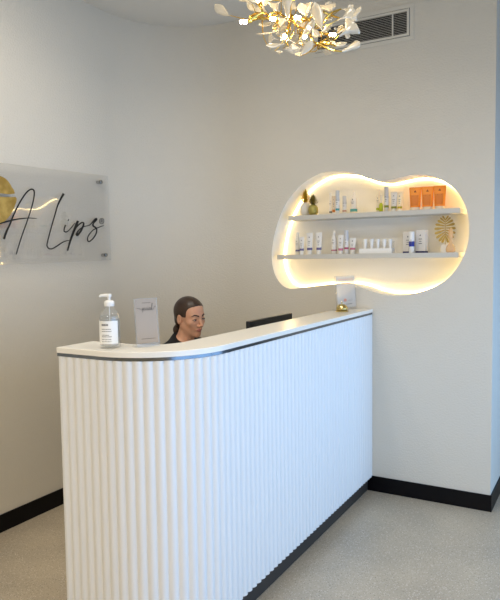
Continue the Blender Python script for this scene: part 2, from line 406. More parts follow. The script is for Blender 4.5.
def tube(px, top, zs, w, label, group, body=(232,230,226), band=None, bz=(.14,.24), y=YS, capc=(240,240,238), ch=.1, wb=.72, name='skincare_tube', rz=0., label_rgb=None, side=None):
    """squeeze tube standing on its cap: round at the cap, flat at the crimp"""
    r = prod_root(name, label, 'tube', px, zs, group, y); h = at(px, top, 1, y).z-zs; W = w/2/scale_at(y); r.rotation_euler.z = rz
    seg = 24; D = W*wb*.8
    def ring(t):
        a = W*(wb+(1-wb)*t); b = D*(1-t)+.0022*t; return a, b
    def shell(t0, t1, grow, n=6):
        mb = MB(); vs = []; fs = []
        for i in range(n+1):
            t = t0+(t1-t0)*i/n; a, b = ring(max(0, (t-ch)/(1-ch)))
            for k in range(seg):
                q = 2*PI*k/seg; vs.append(((a+grow)*math.cos(q), (b+grow)*math.sin(q), t*h))
        for i in range(n):
            for k in range(seg): fs.append((i*seg+k, i*seg+(k+1) % seg, (i+1)*seg+(k+1) % seg, (i+1)*seg+k))
        fs.append(tuple(range(seg))[::-1]); fs.append(tuple(n*seg+k for k in range(seg)))
        return mb.add(vs, fs)
    shell(ch, 1, 0).build('tube_body', cmat(body), r, smooth=True)
    MB().lathe([(W*wb*.93, 0), (W*wb*.96, h*ch)], 20, sy=.82).build('tube_cap', cmat(capc), r, smooth=True)
    if band: shell(bz[0], bz[1], .0004, 2).build('colour_band', cmat(band), r, smooth=True)
    if label_rgb:
        mb = MB(); vs = []; fs = []; na, nz = 10, 5
        for g in (.0003, .0009):
            for i in range(nz+1):
                t = .2+.46*i/nz; a, b = ring(max(0, (t-ch)/(1-ch)))
                for k in range(na+1): q = math.radians(-142+88*k/na); vs.append(((a+g)*math.cos(q), (b+g)*math.sin(q), t*h))
        n1 = na+1; N = n1*(nz+1)
        for i in range(nz):
            for k in range(na): a = i*n1+k; fs += [(N+a, N+a+1, N+a+n1+1, N+a+n1), (a, a+n1, a+n1+1, a+1)]
        rim = list(range(n1))+[i*n1+na for i in range(1, nz+1)]+[nz*n1+k for k in range(na-1, -1, -1)]+[i*n1 for i in range(nz-1, 0, -1)]
        for q in range(len(rim)): a, b = rim[q], rim[(q+1) % len(rim)]; fs.append((a, N+a, N+b, b))
        mb.add(vs, fs).build('label_panel', cmat(label_rgb), r, smooth=60)
    mb = MB(); s = W*.22
    a, b = ring(.8); zz = .78*h
    mb.add([(-s, -b-.0012, zz), (s, -b-.0012, zz), (0, -b-.0006, zz+s*1.7)], [(0, 1, 2)]); mb.build('emblem', cmat((150, 60, 20)) if label_rgb else M_grey_ink, r); mb = MB()
    for t, q in ((.6, .4), (.52, .3), (.42, .22)):
        a, b = ring(t); mb.box((-a*q, -b-.0012, t*h), (a*q, -b+.0006, t*h+h*.022))
    mb.build('label_print', cmat((150, 60, 20)) if label_rgb else M_grey_ink, r)
    return r
def carton(px, top, zs, w, label, group, y=YS, rz=0., dep=.034):
    r = prod_root('product_box', label, 'box', px, zs, group, y); h = at(px, top, 1, y).z-zs; W = w/2/scale_at(y); r.rotation_euler.z = rz
    MB().box((-W, -dep/2, h*.07), (W, dep/2, h)).build('carton', cmat((226, 222, 216)), r, bevel=.0008)
    MB().box((-W*1.005, -dep/2-.0003, 0), (W*1.005, dep/2+.0003, h*.075)).build('navy_base', cmat((30, 34, 92)), r)
    marks(r, W*1.1, h*.75, h*.2, -dep/2-.0012, M_grey_ink, 3)
    return r

GU = 'skincare on the upper alcove shelf'; GL = 'skincare on the lower alcove shelf'
TEAL, GRN, LIME, PUR, MAG, ORG = (70,150,160), (132,140,52), (176,182,40), (104,98,142), (172,70,108), (246,150,48)
# upper shelf
bottle(330.8, 192.8, ZU, 3.4, 'slim white bottle nearest the pineapples, grey band near its base', GU, band=(110,115,110), bz=(.08,.16), neck=.8, nh=.16, y=.1)
tube(333.8, 196, ZU, 3.8, 'small pale tube with an orange band, squeezed between two taller bottles', GU, body=(226,208,182), band=(196,110,34), bz=(.12,.26), y=.075)
cylinder_bottle(337.6, 190.6, ZU, 4.4, 'tall grey capped bottle with a teal band beside the orange-banded tube', GU, body=(196,198,200), band=TEAL, base=(228,228,226), bz=(.15,.24), y=.07)
cylinder_bottle(344.6, 196, ZU, 4.6, 'short grey bottle with a copper band standing alone on the upper shelf', GU, body=(204,200,196), band=(196,150,124), base=(230,226,220), bz=(.12,.21))
bottle(353.8, 190.8, ZU, 7.6, 'broad cream bottle with narrow neck and wide teal band', GU, body=(240,228,208), band=(92,168,160), bz=(.08,.2), neck=.3, nh=.2)
bottle(378.2, 189, ZU, 4.4, 'tall cream bottle with a small green band, beside the lime bottle', GU, body=(238,228,206), band=LIME, bz=(.1,.2), neck=.5, nh=.16, y=.11)
r = bottle(381, 195, ZU, 4.0, 'small bottle filled lime green with a pale cap, upper shelf', GU, body=(184,190,30), neck=.5, nh=.48, y=.07, capc=(232,222,200), prints=False)
cylinder_bottle(386.4, 186.6, ZU, 4.8, 'tallest grey bottle on the upper shelf, olive band near its base', GU, body=(186,186,186), band=GRN, base=(214,212,206), bz=(.17,.26))
tube(393.8, 192, ZU, 6.4, 'grey-white squeeze tube with an olive band next to the tallest bottle', GU, body=(220,216,208), band=GRN, bz=(.16,.27), y=.095)
tube(399.6, 192.4, ZU, 5.8, 'cream squeeze tube with a yellow-green band next to the orange tubes', GU, body=(244,226,190), band=(180,170,40), bz=(.16,.26), y=.1)
for px, top, lb in ((415.2, 187.4, 'bright orange squeeze tube with white cap, beside the cream tube'), (427.4, 186.6, 'bright orange squeeze tube standing between two others like it'),
                    (439.6, 185.6, 'bright orange squeeze tube closest to the end of the upper shelf')):
    tube(px, top, ZU, 10.8, lb, 'orange tubes on the upper shelf', body=ORG, capc=(240, 226, 206), ch=.135, wb=.82, label_rgb=(220, 124, 40), rz=.12)
# lower shelf
bottle(297.5, 232.4, ZL, 5.0, 'pale bottle with a purple band at the lower shelf end', GL, body=(228,226,216), band=PUR, bz=(.14,.22), neck=.55, nh=.22, y=.1)
tube(301.6, 237, ZL, 5.6, 'shortest white tube with a purple band, beside the pale bottle', GL, band=PUR, bz=(.22,.34), y=.07)
tube(309.5, 233, ZL, 7.0, 'taller white tube with a purple band, beside the shortest one', GL, band=PUR, bz=(.2,.31))
tube(318.8, 232.6, ZL, 6.8, 'taller white tube with a purple band, nearest the magenta bottles', GL, band=PUR, bz=(.2,.31))
bottle(334, 230.8, ZL, 6.4, 'white bottle with sloping shoulders and a thin magenta band', GL, body=(236,232,226), band=MAG, bz=(.14,.19), neck=.45, nh=.2, y=.1)
tube(340.6, 235, ZL, 6.2, 'white tube with a pale magenta band between two bottles', GL, band=(196,120,146), bz=(.18,.3), y=.075)
cylinder_bottle(346.4, 230.4, ZL, 4.6, 'tall white bottle with silver cap and a dark magenta band', GL, body=(206,208,214), band=MAG, base=(232,230,228), bz=(.2,.28))
tube(352.6, 238, ZL, 6.4, 'smallest white tube with a magenta band, beside the tester stand', GL, band=(196,110,136), bz=(.26,.38))
# tester stand with small tubes
p0 = at(360.5, 252, 1, .07).x; p1 = at(393, 252, 1, .07).x
st = thing('tester_stand', 'low white acrylic stand holding a row of testers, lower shelf', 'stand', ((p0+p1)/2, .075, ZL))
W = (p1-p0)/2; zt = at(380, 248.4, 1, .07).z-ZL
MB().box((-W, -.03, 0), (W, .03, zt)).build('stand_block', M_plastw, st, bevel=.001)
MB().box((-W, .0275, zt), (W, .0295, zt+.045)).build('back_plate', M_acr2, st)
names = ['nearest the magenta tube', 'second along from the magenta tube', 'in the middle of the row', 'second along from the navy boxes', 'nearest the navy boxes']
for i, px in enumerate((365, 371.4, 377.6, 384, 390)):
    x = at(px, 245, 1, .07).x; h = at(px, 239.2, 1, .07).z-ZL-zt
    r = thing('tester_vial', 'small white tester tube in the stand, '+names[i], 'tester', (x, .075, ZL+zt), 0, 'testers in the white stand')
    MB().lathe([(.0072, 0), (.0078, h*.1), (.0125, h*.9), (.0125, h)], 16).build('vial', M_plastw, r, smooth=True)
carton(408.6, 231.8, ZL, 9, 'white carton with navy base behind the blue-labelled bottle', 'navy-based cartons on the lower shelf', y=.12)
carton(421.8, 230.0, ZL, 9.6, 'white carton with navy base standing next to the gold leaf ornament', 'navy-based cartons on the lower shelf', y=.1, rz=-.25)
r = cylinder_bottle(411.8, 231.6, ZL, 5.6, 'white bottle with a royal blue label in front of the cartons', GL, body=(236,236,236), band=(40,52,150), base=(232,232,230), bz=(.3,.54), y=.05, split=.56)

# pineapple ornaments
def pineapple(px, base_w, top_body, top, label, body_m, leaf_m, y):
    sc = scale_at(y); p = at(px, 210, 1, y); r = thing('pineapple_ornament', label, 'ornament', (p.x, y, ZU), 0, 'pineapple ornaments')
    hb = at(px, top_body, 1, y).z-ZU; ht = at(px, top, 1, y).z-ZU; R = base_w/2/sc*.9
    mb = MB(); vs = []; fs = []; seg, rings = 32, 22
    for i in range(rings+1):
        t = i/rings; q = math.sqrt(max(.12, 1-abs((t-.46)/.56)**2.3))
        for k in range(seg):
            a = 2*PI*k/seg; bmp = 1+.035*math.sin(a*8+t*22)*math.sin(a*8-t*22); vs.append((R*q*bmp*math.cos(a), R*q*bmp*math.sin(a), t*hb))
    for i in range(rings):
        for k in range(seg): fs.append((i*seg+k, i*seg+(k+1) % seg, (i+1)*seg+(k+1) % seg, (i+1)*seg+k))
    fs.append(tuple(range(seg))[::-1]); fs.append(tuple(rings*seg+k for k in range(seg)))
    mb.add(vs, fs).build('fruit', body_m, r, smooth=60)
    mb = MB(); hc = ht-hb
    for t in range(9):
        nl = 7 if t < 6 else 4
        for k in range(nl):
            a = 2*PI*k/nl + t*.47; z0 = hb*.97+hc*t*.085; L = hc*(.34 if t < 7 else .3); o_ = R*(1.02-.09*t)
            b0 = Vector((math.cos(a)*.002, math.sin(a)*.002, z0)); mid = Vector((math.cos(a)*o_*.85, math.sin(a)*o_*.85, z0+L*.5)); tip = Vector((math.cos(a)*o_*1.15, math.sin(a)*o_*1.15, z0+L))
            tt = Vector((-math.sin(a), math.cos(a), 0))*R*.2; inw = Vector((-math.cos(a), -math.sin(a), .3))*.0016
            mb.add([b0-tt, b0+tt, mid+tt*.9, mid-tt*.9, tip, mid+inw], [(0,1,2,3), (3,2,4), (0,3,5), (1,0,5), (2,1,5), (4,2,5), (3,4,5)])
    mb.tube([(0,0,hb*.95), (0,0,ht*.985)], [R*.16, R*.04], 8)
    mb.build('leaf_crown', leaf_m, r); return r
pineapple(305.6, 11.4, 202.6, 188.6, 'white pineapple ornament with a gold leaf crown, on the upper shelf', mat('ceramic_white', (226, 222, 212), .35), mat('crown_gold', (196, 158, 40), .35, .5), .1)
pineapple(313.2, 10.8, 204.4, 193.8, 'smaller all-gold pineapple ornament, in front of the white one', mat('olive_gold', (168, 156, 84), .42, .45), mat('olive_gold_leaf', (140, 122, 56), .42, .5), .065)

# gold monstera leaf on a white block
YM = .115; sc = scale_at(YM)
px = at(445.3, 240, 1, YM).x
r = thing('leaf_ornament', 'gold monstera leaf on a thin stem in a white block, lower shelf', 'ornament', (px, YM, ZL))
MB().box((-.021, -.02, 0), (.021, .02, at(444, 244.6, 1, YM).z-ZL)).build('block', M_plastw, r, bevel=.001)
zb = at(445, 238.2, 1, YM).z-ZL; zt = at(445, 217.2, 1, YM).z-ZL; zc = zb+.03
MB().tube([(0, 0, .03), (.001, 0, zb), (.002, -.002, zt*.985)], [.0016, .0016, .001], 8).build('stem', M_goldm, r, smooth=True)
mb = MB(); H = zt-zb; Wl = 9.6/sc
def heart(a):                              # outline radius by direction, measured from a point low on the vein
    return None
for sgn in (-1, 1):
    for i in range(9):
        t = i/8; z0 = zb+H*(.16+.72*t)
        ang = math.radians(-66+124*t)       # direction of the lobe
        reach = [.74, .9, .98, 1.0, .97, .9, .78, .64, .5][i]*Wl*.98
        L = reach; d = Vector((sgn*math.cos(ang), 0, math.sin(ang))); b0 = Vector((0, 0, z0-.004)); nn = Vector((-d.z, 0, d.x))
        wv = .0072 if i < 7 else .005
        pl = [(0, .002), (L*.3, .0038), (L*.7, wv), (L*.9, wv*.95), (L*.98, wv*.5), (L, .0012)]
        top = [b0+d*s+nn*w_ for s, w_ in pl]; bot = [b0+d*s-nn*w_ for s, w_ in reversed(pl)]
        poly = top+bot; k = len(poly); bow = lambda v: Vector((v.x, -.012*(abs(v.x)/Wl)**2, v.z))
        poly = [bow(v) for v in poly]; fr = [v+Vector((0, -.0012, 0)) for v in poly]; bk = [v+Vector((0, .0012, 0)) for v in poly]
        mb.add(fr+bk, [tuple(range(k)), tuple(range(k, 2*k))[::-1]] + [(q, (q+1) % k, k+(q+1) % k, k+q) for q in range(k)])
mb.build('leaf', M_goldm, r)
px = at(451, 240, 1, .06).x; h = at(451, 228, 1, .06).z-ZL
r = thing('perfume_flask', 'small peach glass flask with slender neck in front of the gold leaf', 'flask', (px, .052, ZL))
M_peach = acrylic('peach_glass', (250, 206, 150), .55, .08)
MB().lathe([(.02, 0), (.027, .004), (.029, .02), (.024, .036), (.013, .05), (.009, .062), (.009, .075), (.014, .085), (.016, .1), (.012, h*.9), (.006, h)], 24).build('flask_body', M_peach, r, smooth=60)

# ------------------------------------------------------------------ vent grille on the back wall
vx0, vx1, vz0, vz1 = 1.205, 1.856, 2.757, 2.966
r = thing('vent_grille', 'long off-white air grille with slats high on the wall behind the chandelier', 'air vent', ((vx0+vx1)/2, 0, vz0))
hw = (vx1-vx0)/2; hh = vz1-vz0
mb = MB()
def frame(mb, x0, z0, x1, z1, w, y0, y1):
    mb.box((x0, y0, z0), (x1, y1, z0+w)); mb.box((x0, y0, z1-w), (x1, y1, z1)); mb.box((x0, y0, z0+w), (x0+w, y1, z1-w)); mb.box((x1-w, y0, z0+w), (x1, y1, z1-w))
frame(mb, -hw, 0, hw, hh, .024, -.006, -.0005); mb.build('frame', M_vent, r, bevel=.001)
mb = MB(); frame(mb, -hw+.027, .027, hw-.027, hh-.027, .014, -.009, -.0005); mb.build('inner_frame', M_vent, r, bevel=.001)
MB().box((-hw+.02, -.0022, .02), (hw-.02, -.0006, hh-.02)).build('duct_shade', M_dark, r)  # dark sheet standing in for the shade behind the slats
xd = at(392.5, 24, 1, -.01).x-(vx0+vx1)/2
MB().box((xd-.004, -.011, .041), (xd+.004, -.0025, hh-.041)).build('divider', M_vent, r)
nsl = 13
for i in range(nsl):
    z = .046+(hh-.092)*i/(nsl-1)
    MB().add([(-hw+.041, -.010, z-.0012), (hw-.041, -.010, z-.0012), (hw-.041, -.004, z+.0012), (-hw+.041, -.004, z+.0012), (-hw+.041, -.010, z+.0003), (hw-.041, -.010, z+.0003), (hw-.041, -.004, z+.0027), (-hw+.041, -.004, z+.0027)],
             [(0,3,2,1),(4,5,6,7),(0,1,5,4),(1,2,6,5),(2,3,7,6),(3,0,4,7)]).build('slat', M_vent, r)

# ------------------------------------------------------------------ acrylic wall sign
SX = .034                                  # front face of the acrylic
tilt = math.radians(1.0)
sg = thing('wall_sign', 'clear acrylic wall sign with black script lettering and gold lips', 'sign', (SX, -.632, 1.4885))
def sp(px, py, lift=0.): p = at(px, py, 0, SX); return (lift, p.y+.632, p.z-1.4885)
SW, SH = 1.72, .545
P = [(-.0, 0, 0), (-.0, -SW, -SW*math.tan(tilt)), (0, -SW, SH-SW*math.tan(tilt)), (0, -.008, SH)]
mb = MB(); mb.add([(-.008, y, z) for _, y, z in P]+[(0, y, z) for _, y, z in P], [(0,1,2,3),(4,7,6,5),(0,4,5,1),(1,5,6,2),(2,6,7,3),(3,7,4,0)])
mb.build('acrylic_panel', M_acr, sg, bevel=.0012)
for py_, pz_ in ((sp(101, 182)[1], sp(101, 182)[2]), (sp(106, 255)[1], sp(106, 255)[2]), (-SW+.06, SH-.09), (-SW+.06, .02)):
    mb = MB(); mb.lathe([(.011, -SX+.0005), (.011, -.0085)], 16); mb.lathe([(.0125, .0005), (.0125, .004), (.010, .006)], 20)
    o = mb.build('standoff', M_steel, sg, smooth=True); o.rotation_euler = (0, PI/2, 0); o.location = (0, py_, pz_)
def stroke(pts, w, name='lettering', lift=.0012):
    """flat pen stroke on the sign; w is the half width in photo pixels at each point"""
    ws = w if isinstance(w, (list, tuple)) else [w]*len(pts)
    q = smooth_line([(x, y, k) for (x, y), k in zip(pts, ws)], 7)
    L = []; R = []
    for i, a in enumerate(q):
        b0 = q[max(i-1, 0)]; b1 = q[min(i+1, len(q)-1)]; t = Vector((b1[0]-b0[0], b1[1]-b0[1])); t = t.normalized() if t.length > 1e-6 else Vector((1, 0)); a = (a[0], a[1], a[2]*1.18)
        L.append((a[0]-t.y*a[2], a[1]+t.x*a[2])); R.append((a[0]+t.y*a[2], a[1]-t.x*a[2]))
    vs = [sp(x, y, lift) for x, y in L+R] + [sp(x, y, .0002) for x, y in L+R]; k = len(L); fs = []
    for i in range(k-1):
        fs += [(i, i+1, k+i+1, k+i), (2*k+i, 3*k+i, 3*k+i+1, 2*k+i+1), (i, 2*k+i, 2*k+i+1, i+1), (k+i, k+i+1, 3*k+i+1, 3*k+i)]
    fs += [(0, k, 3*k, 2*k), (k-1, 3*k-1, 4*k-1, 2*k-1)]
    return vs, fs
def letter(name, strokes):
    mb = MB()
    for i, (pts, w) in enumerate(strokes): mb.add(*stroke(pts, w, lift=.0012+.0002*i))
    return mb.build(name, M_ink, sg)
a1 = lambda L: [(x/5.725, 165+y/5.725) for x, y in L]         # crop scales used while tracing
a3 = lambda L: [(60+x/9.09, 190+y/9.09) for x, y in L]
letter('letter', [(a1([(22,424),(35,385),(58,335),(78,285),(110,220),(145,165),(170,142),(188,140),(196,158),(190,205),(172,270),(150,335),(120,420),(92,512)]), [1.0,.9,.7,.6,.6,.6,.6,.6,.6,.5,.45,.45,.45,.4]),
                  (a1([(-60,350),(0,335),(45,322),(100,310),(160,304),(210,306)]), [.5,.6,.7,.55,.4,.25])])
letter('letter', [([(63.6,193.6),(60.4,199.5),(57.4,206),(53.5,219.5),(50.2,231),(47.2,243),(47.0,246),(48.9,248.6),(52.4,248.6),(57,246),(62,242.6),(66.5,240.8),(69.6,240.6)], [1.0,.8,.6,.5,.5,.5,.5,.5,.5,.5,.45,.4,.3])])
letter('letter', [(a3([(50,318),(40,345),(36,368),(48,382),(70,374),(100,345),(135,300)]), [.6,.55,.5,.5,.4,.35,.3]), (a3([(72,272),(79,276)]), [.8,.7])])
letter('letter', [(a3([(163,280),(140,335),(115,400),(90,470),(68,553)]), [1.0,1.0,.95,.85,.6]), (a3([(120,390),(150,335),(190,300),(212,298),(212,320),(190,370),(160,408),(150,402),(165,372),(200,340),(235,328)]), [.5,.6,.6,.6,.7,.8,.9,.8,.5,.4,.35])])
letter('letter', [(a3([(235,328),(270,318),(305,280),(325,264),(330,272),(305,300),(300,325),(330,350),(328,395),(300,440),(265,468),(250,455),(258,415),(300,365),(350,340),(398,322)]), [.35,.4,.6,1.0,.7,.6,.7,.6,.5,.5,.5,.5,.45,.4,.4,.25])])
cxr, cyr = 60+378/9.09, 190+283/9.09
letter('registered_mark', [([(cxr+2.3*math.cos(a), cyr+2.7*math.sin(a)) for a in np.linspace(0, 2*PI, 15)], .22), ([(cxr-.7, cyr+1.4), (cxr-.7, cyr-1.4), (cxr+.3, cyr-1.4), (cxr+.7, cyr-.7), (cxr+.2, cyr), (cxr-.6, cyr+.1)], .22), ([(cxr, cyr+.1), (cxr+.8, cyr+1.4)], .22)])
# gold lips emblem (half of it runs out of the frame)
def lip(poly):
    q = smooth_line(poly, 4, True); q = [(x+random.uniform(-.25, .25)*(x > 6), y+random.uniform(-.5, .5)*(x > 8)) for x, y, in [(a[0], a[1]) for a in q]]
    vs = [sp(x, y, .001) for x, y in q]+[sp(x, y, .0002) for x, y in q]; k = len(q)
    return vs, [tuple(range(k)), tuple(range(k, 2*k))[::-1]]+[(i, (i+1) % k, k+(i+1) % k, k+i) for i in range(k)]
XC = -36
up = [(XC,181),(-22,174.5),(-8,174.5),(0,176),(6,179),(10,184),(12.5,188.5),(14.8,193.2),(8,194.2),(0,193.2),(-12,192),(-24,193.5)]
up += [(2*XC-x, y) for x, y in reversed(up[1:])]
lo = [(XC,197.5),(-24,196.6),(-12,195.2),(0,196.6),(8,197),(15.2,197),(16.4,201),(14,208),(10,215),(5,221),(-3,227),(-16,232),(XC,233.5)]
lo += [(2*XC-x, y) for x, y in reversed(lo[1:-1])]
mb = MB(); mb.add(*lip(up)); mb.add(*lip(lo)); o = mb.build('lips_emblem', M_lip, sg, tri=True); o['label'] = 'gold lips emblem'

# ------------------------------------------------------------------ chandelier
CHC = deep(291, 4, 2.5)
ch = thing('chandelier', 'gold branch chandelier with white ginkgo-shaped petals and glowing bulbs', 'chandelier', (CHC.x, CHC.y, CH))
def cl(p): return Vector(p)-Vector((CHC.x, CHC.y, CH))
MB().lathe([(.07, -.03), (.075, -.02), (.075, -.0005)], 28).build('ceiling_rose', M_gold, ch, smooth=True)
core = cl(deep(290, 14, 2.5))
MB().tube([(0,0,-.025), (0,0,-.2), core+Vector((0,0,.02)), core+Vector((0,0,-.03))], [.006,.006,.007,.004], 10).build('stem', M_gold, ch, smooth=True)
def branch(pts, r0=.0048, r1=.0022, name='branch'):
    q = smooth_line([tuple(p) for p in pts], 6); k = len(q)
    return MB().tube(q, [r0+(r1-r0)*i/(k-1) for i in range(k)], 7).build(name, M_gold, ch, smooth=True)
PETAL = {'fan': [(0,.05),(.25,.1),(.5,.3),(.72,.72),(.86,.95),(.95,.8),(.985,.45),(1,.12)], 'leaf': [(0,.06),(.12,.16),(.3,.55),(.5,.85),(.7,1.0),(.86,.78),(.96,.4),(1,.06)], 'spoon': [(0,.22),(.2,.4),(.45,.55),(.7,.85),(.86,1.0),(.95,.75),(.985,.45),(1,.1)]}
view = cam_d.copy()
def petal(base, tip, half, kind='leaf', roll=0., bend=.15):
    base = cl(base); tip = cl(tip); ax = tip-base; L = ax.length; ax.normalize()
    side = ax.cross(view); side = side.normalized() if side.length > .01 else Vector((1,0,0))
    side = Quaternion(ax, roll) @ side; nrm = side.cross(ax)
    prof = PETAL[kind]; nt_ = 14; nu = 6; top = []
    xs = [p[0] for p in prof]; ys = [p[1] for p in prof]
    for i in range(nt_+1):
        t = i/nt_; wv = float(np.interp(t, xs, ys))*half; notch = 0
        for j in range(nu+1):
            u = j/nu*2-1
            if kind == 'fan': notch = .10*L*(1-abs(u))*max(0, t-.7)/.3
            cup = bend*half*(u*u) + bend*L*.5*(t*(1-t))*1.6 + .012*math.sin(u*7+t*3)*t*half*6
            top.append(base+ax*(t*L-notch)+side*(u*wv)+nrm*cup)
    N = len(top); bot = [v-nrm*.0024 for v in top]; W_ = nu+1; fs = []
    for i in range(nt_):
        for j in range(nu):
            a = i*W_+j; fs += [(a, a+1, a+W_+1, a+W_), (N+a, N+a+W_, N+a+W_+1, N+a+1)]
    for i in range(nt_):
        a = i*W_; b = a+W_; fs += [(a, b, N+b, N+a)]; a += nu; b += nu; fs += [(a, N+a, N+b, b)]
    for j in range(nu):
        fs += [(j, N+j, N+j+1, j+1), (nt_*W_+j, nt_*W_+j+1, N+nt_*W_+j+1, N+nt_*W_+j)]
    MB().add(top+bot, fs).build('petal', M_petal, ch, smooth=60)
    return base
rnd = random.Random(5)
# visible petals: base px, tip px, half width px, kind, depth offset
PET = [((230,15.5),(214.5,4.5),4.2,'leaf',-.02,0),((322,31),(314.5,2),5.0,'leaf',-.1,.2),((317,6),(335,7),4.6,'spoon',.05,.3),((341,9),(354,8.5),4.6,'fan',.1,.2),((338,19.5),(356,11),8,'fan',.0,.1),
       ((351,20),(361,6.5),2.2,'leaf',-.05,.5),((339,35.5),(356,22),9.5,'fan',-.08,.1),((336,34.5),(343,25),3.0,'leaf',.06,.4),((335,30),(336,28),1.5,'leaf',.06,.4),((298,43),(314,20),3.8,'leaf',-.12,.5),
       ((300,56),(313,41),3.4,'leaf',-.1,.3),((342,51.5),(360,42),3.6,'spoon',-.04,.2),((327,43),(347,42.5),2.6,'leaf',.03,.5),((319,49),(331,54),2.0,'leaf',.0,.5),((296,44),(281,36),3.6,'fan',.02,.6),
       ((298,6),(310,9.5),6.5,'spoon',.06,.3),((281,0),(272,9),7,'fan',.0,.2),((288,18),(287.5,-4),4.6,'spoon',-.08,.1),((317,16),(333,16.5),3.6,'spoon',.08,.3),((284,44),(266,45.5),2.6,'leaf',-.06,.4),
       ((276,31),(257,33.5),1.5,'leaf',-.03,.9),((270,34),(270,42),2.4,'leaf',.04,.5),((277,36),(277,30),2.2,'leaf',.05,.4),((301,46),(296,35),4.2,'fan',.1,.2),((298,28),(303,22),5.0,'spoon',.03,.2),
       ((308,52),(295,54.5),2.4,'leaf',.05,.5),((275,51),(282,52.5),1.6,'leaf',.08,.4),((271,50),(271,47),1.2,'leaf',.0,.4),((252,4),(240,-6),5,'fan',.05,.2),((262,8),(268,-6),6,'leaf',.04,.2),
       ((277,20),(258,24.5),3.0,'leaf',.1,.5),((280,26),(283,18),4.2,'spoon',-.02,.3),((329,40),(336,46),1.8,'leaf',.02,.5),((325,46),(334,48.5),1.8,'leaf',.06,.4),((306,16),(300,3),4.2,'leaf',.0,.3),
       ((312,28),(318,37),3,'leaf',-.03,.3),((262,10),(247,2),4.4,'leaf',.12,.4),((300,30),(290,31),4,'spoon',.12,.4),((283,49),(300,50),3.5,'leaf',.12,.5),((290,26),(276,29),4.2,'spoon',.08,.3),((292,34),(306,31),4.5,'fan',.09,.3),((285,22),(272,26),4.8,'fan',.12,.2),((279,40),(270,37),3.2,'fan',.1,.4),((305,49),(290,47),3.6,'fan',.05,.4),((315,36),(327,30),4.0,'spoon',.1,.3),((322,22),(331,27),3.6,'fan',.12,.2),((301,12),(290,4),5.0,'fan',.1,.2),((310,44),(300,41),3.8,'spoon',.12,.3),((268,14),(258,6),5.2,'spoon',.1,.2),((333,12),(325,3),4.6,'leaf',.1,.3),((344,31),(350,37),3.4,'leaf',.08,.4)]
nodes = [(262,18),(278,20),(296,19),(309,30),(318,44),(300,33),(288,30)]
ND = [deep(x, y, 2.5+d_) for (x, y), d_ in zip(nodes, (.0,.02,-.02,.0,.0,.05,.05))]
for b_, t_, hw_, kd, do_, rl in PET:
    d0 = 2.5+do_; B_ = deep(*b_, d0); T_ = deep(*t_, d0+rnd.uniform(-.05, .03))
    petal(B_, T_, hw_*d0/F*1.2, kd, rl*rnd.choice((-1, 1)), rnd.uniform(.1, .3))
    k = min(ND, key=lambda q: (q-B_).length); mid = (k+B_)*.5+Vector((rnd.uniform(-.015,.015), rnd.uniform(-.015,.015), -.012))
    branch([cl(k), cl(mid), cl(B_)], .0026, .0014, 'twig')
# petals of the upper tiers, above the photo's frame
for i in range(36):
    a = 2*PI*i/36*5.2; rr = rnd.uniform(.16, .30); zz = CHC.z+rnd.uniform(.05, .26)
    B_ = Vector((CHC.x+rr*.7*math.cos(a), CHC.y+rr*.7*math.sin(a), zz)); T_ = B_+Vector((math.cos(a)*.08, math.sin(a)*.08, rnd.uniform(-.03, .07)))
    petal(B_, T_, rnd.uniform(.016, .032), rnd.choice(('fan', 'leaf', 'spoon')), rnd.uniform(-.6, .6), .25)
    branch([Vector((0, 0, zz-CH-.05)), cl(B_)*.5+Vector((0,0,(zz-CH-.04)*.5)), cl(B_)], .003, .0016, 'twig')
# main gold branches through the lit nodes
k0 = core+Vector((0,0,.0))
for path in ([(243,23),(252,20.5),(262,18),(276,19.5),(290,14)], [(250,17),(258,13),(266,19),(280,18)], [(273,18.5),(282,21),(290,17),(290,12)], [(290,14),(300,21),(309,19),(318,9)], [(290,16),(297,26),(309,30),(322,33),(334,35.5)],
             [(291,16),(288,28),(285,37.5),(288,46)], [(309,30),(312,40),(318,44),(332,50),(342,51.5)], [(309,30),(304,33),(300,37)], [(296,19),(306,18),(313,24),(322,24)], [(318,44),(326,43),(336,46)], [(262,18),(262,10),(256,2)], [(250,20),(262,13),(272,16),(281,12)], [(255,16),(264,19),(274,12),(284,16)], [(318,9),(328,14),(340,18.5)], [(322,24),(330,14),(341,9)]):
    branch([cl(deep(x, y, 2.5+.02*math.sin(x))) for x, y in path], .0054, .0034)
BUL = [((252,21.6),(240,21.8)),((279,19.5),(270,18.5)),((304,18.8),(295,16.8)),((288,38.5),(283.5,35.5)),((325,34),(336,35)),((308,33.5),(303.5,38)),((312,29.5),(308,27.5)),((262,6),(256,-4)),((300,-2),(306,-8))]
for b_, t_ in BUL:
    B_ = deep(*b_, 2.48); T_ = deep(*t_, 2.47); ax = (T_-B_); L = ax.length
    o = MB().lathe([(.005, 0), (.0056, L*.05), (.0056, L*.42)], 14).build('bulb_socket', M_gold, ch, smooth=True)
    q = Vector((0,0,1)).rotation_difference(ax.normalized()); o.rotation_mode = 'QUATERNION'; o.rotation_quaternion = q; o.location = cl(B_)
    o = MB().lathe([(.006, L*.42), (.0068, L*.5), (.0068, L*.92), (.004, L)], 14).build('bulb', M_bulb, ch, smooth=True)
    o.rotation_mode = 'QUATERNION'; o.rotation_quaternion = q; o.location = cl(B_)

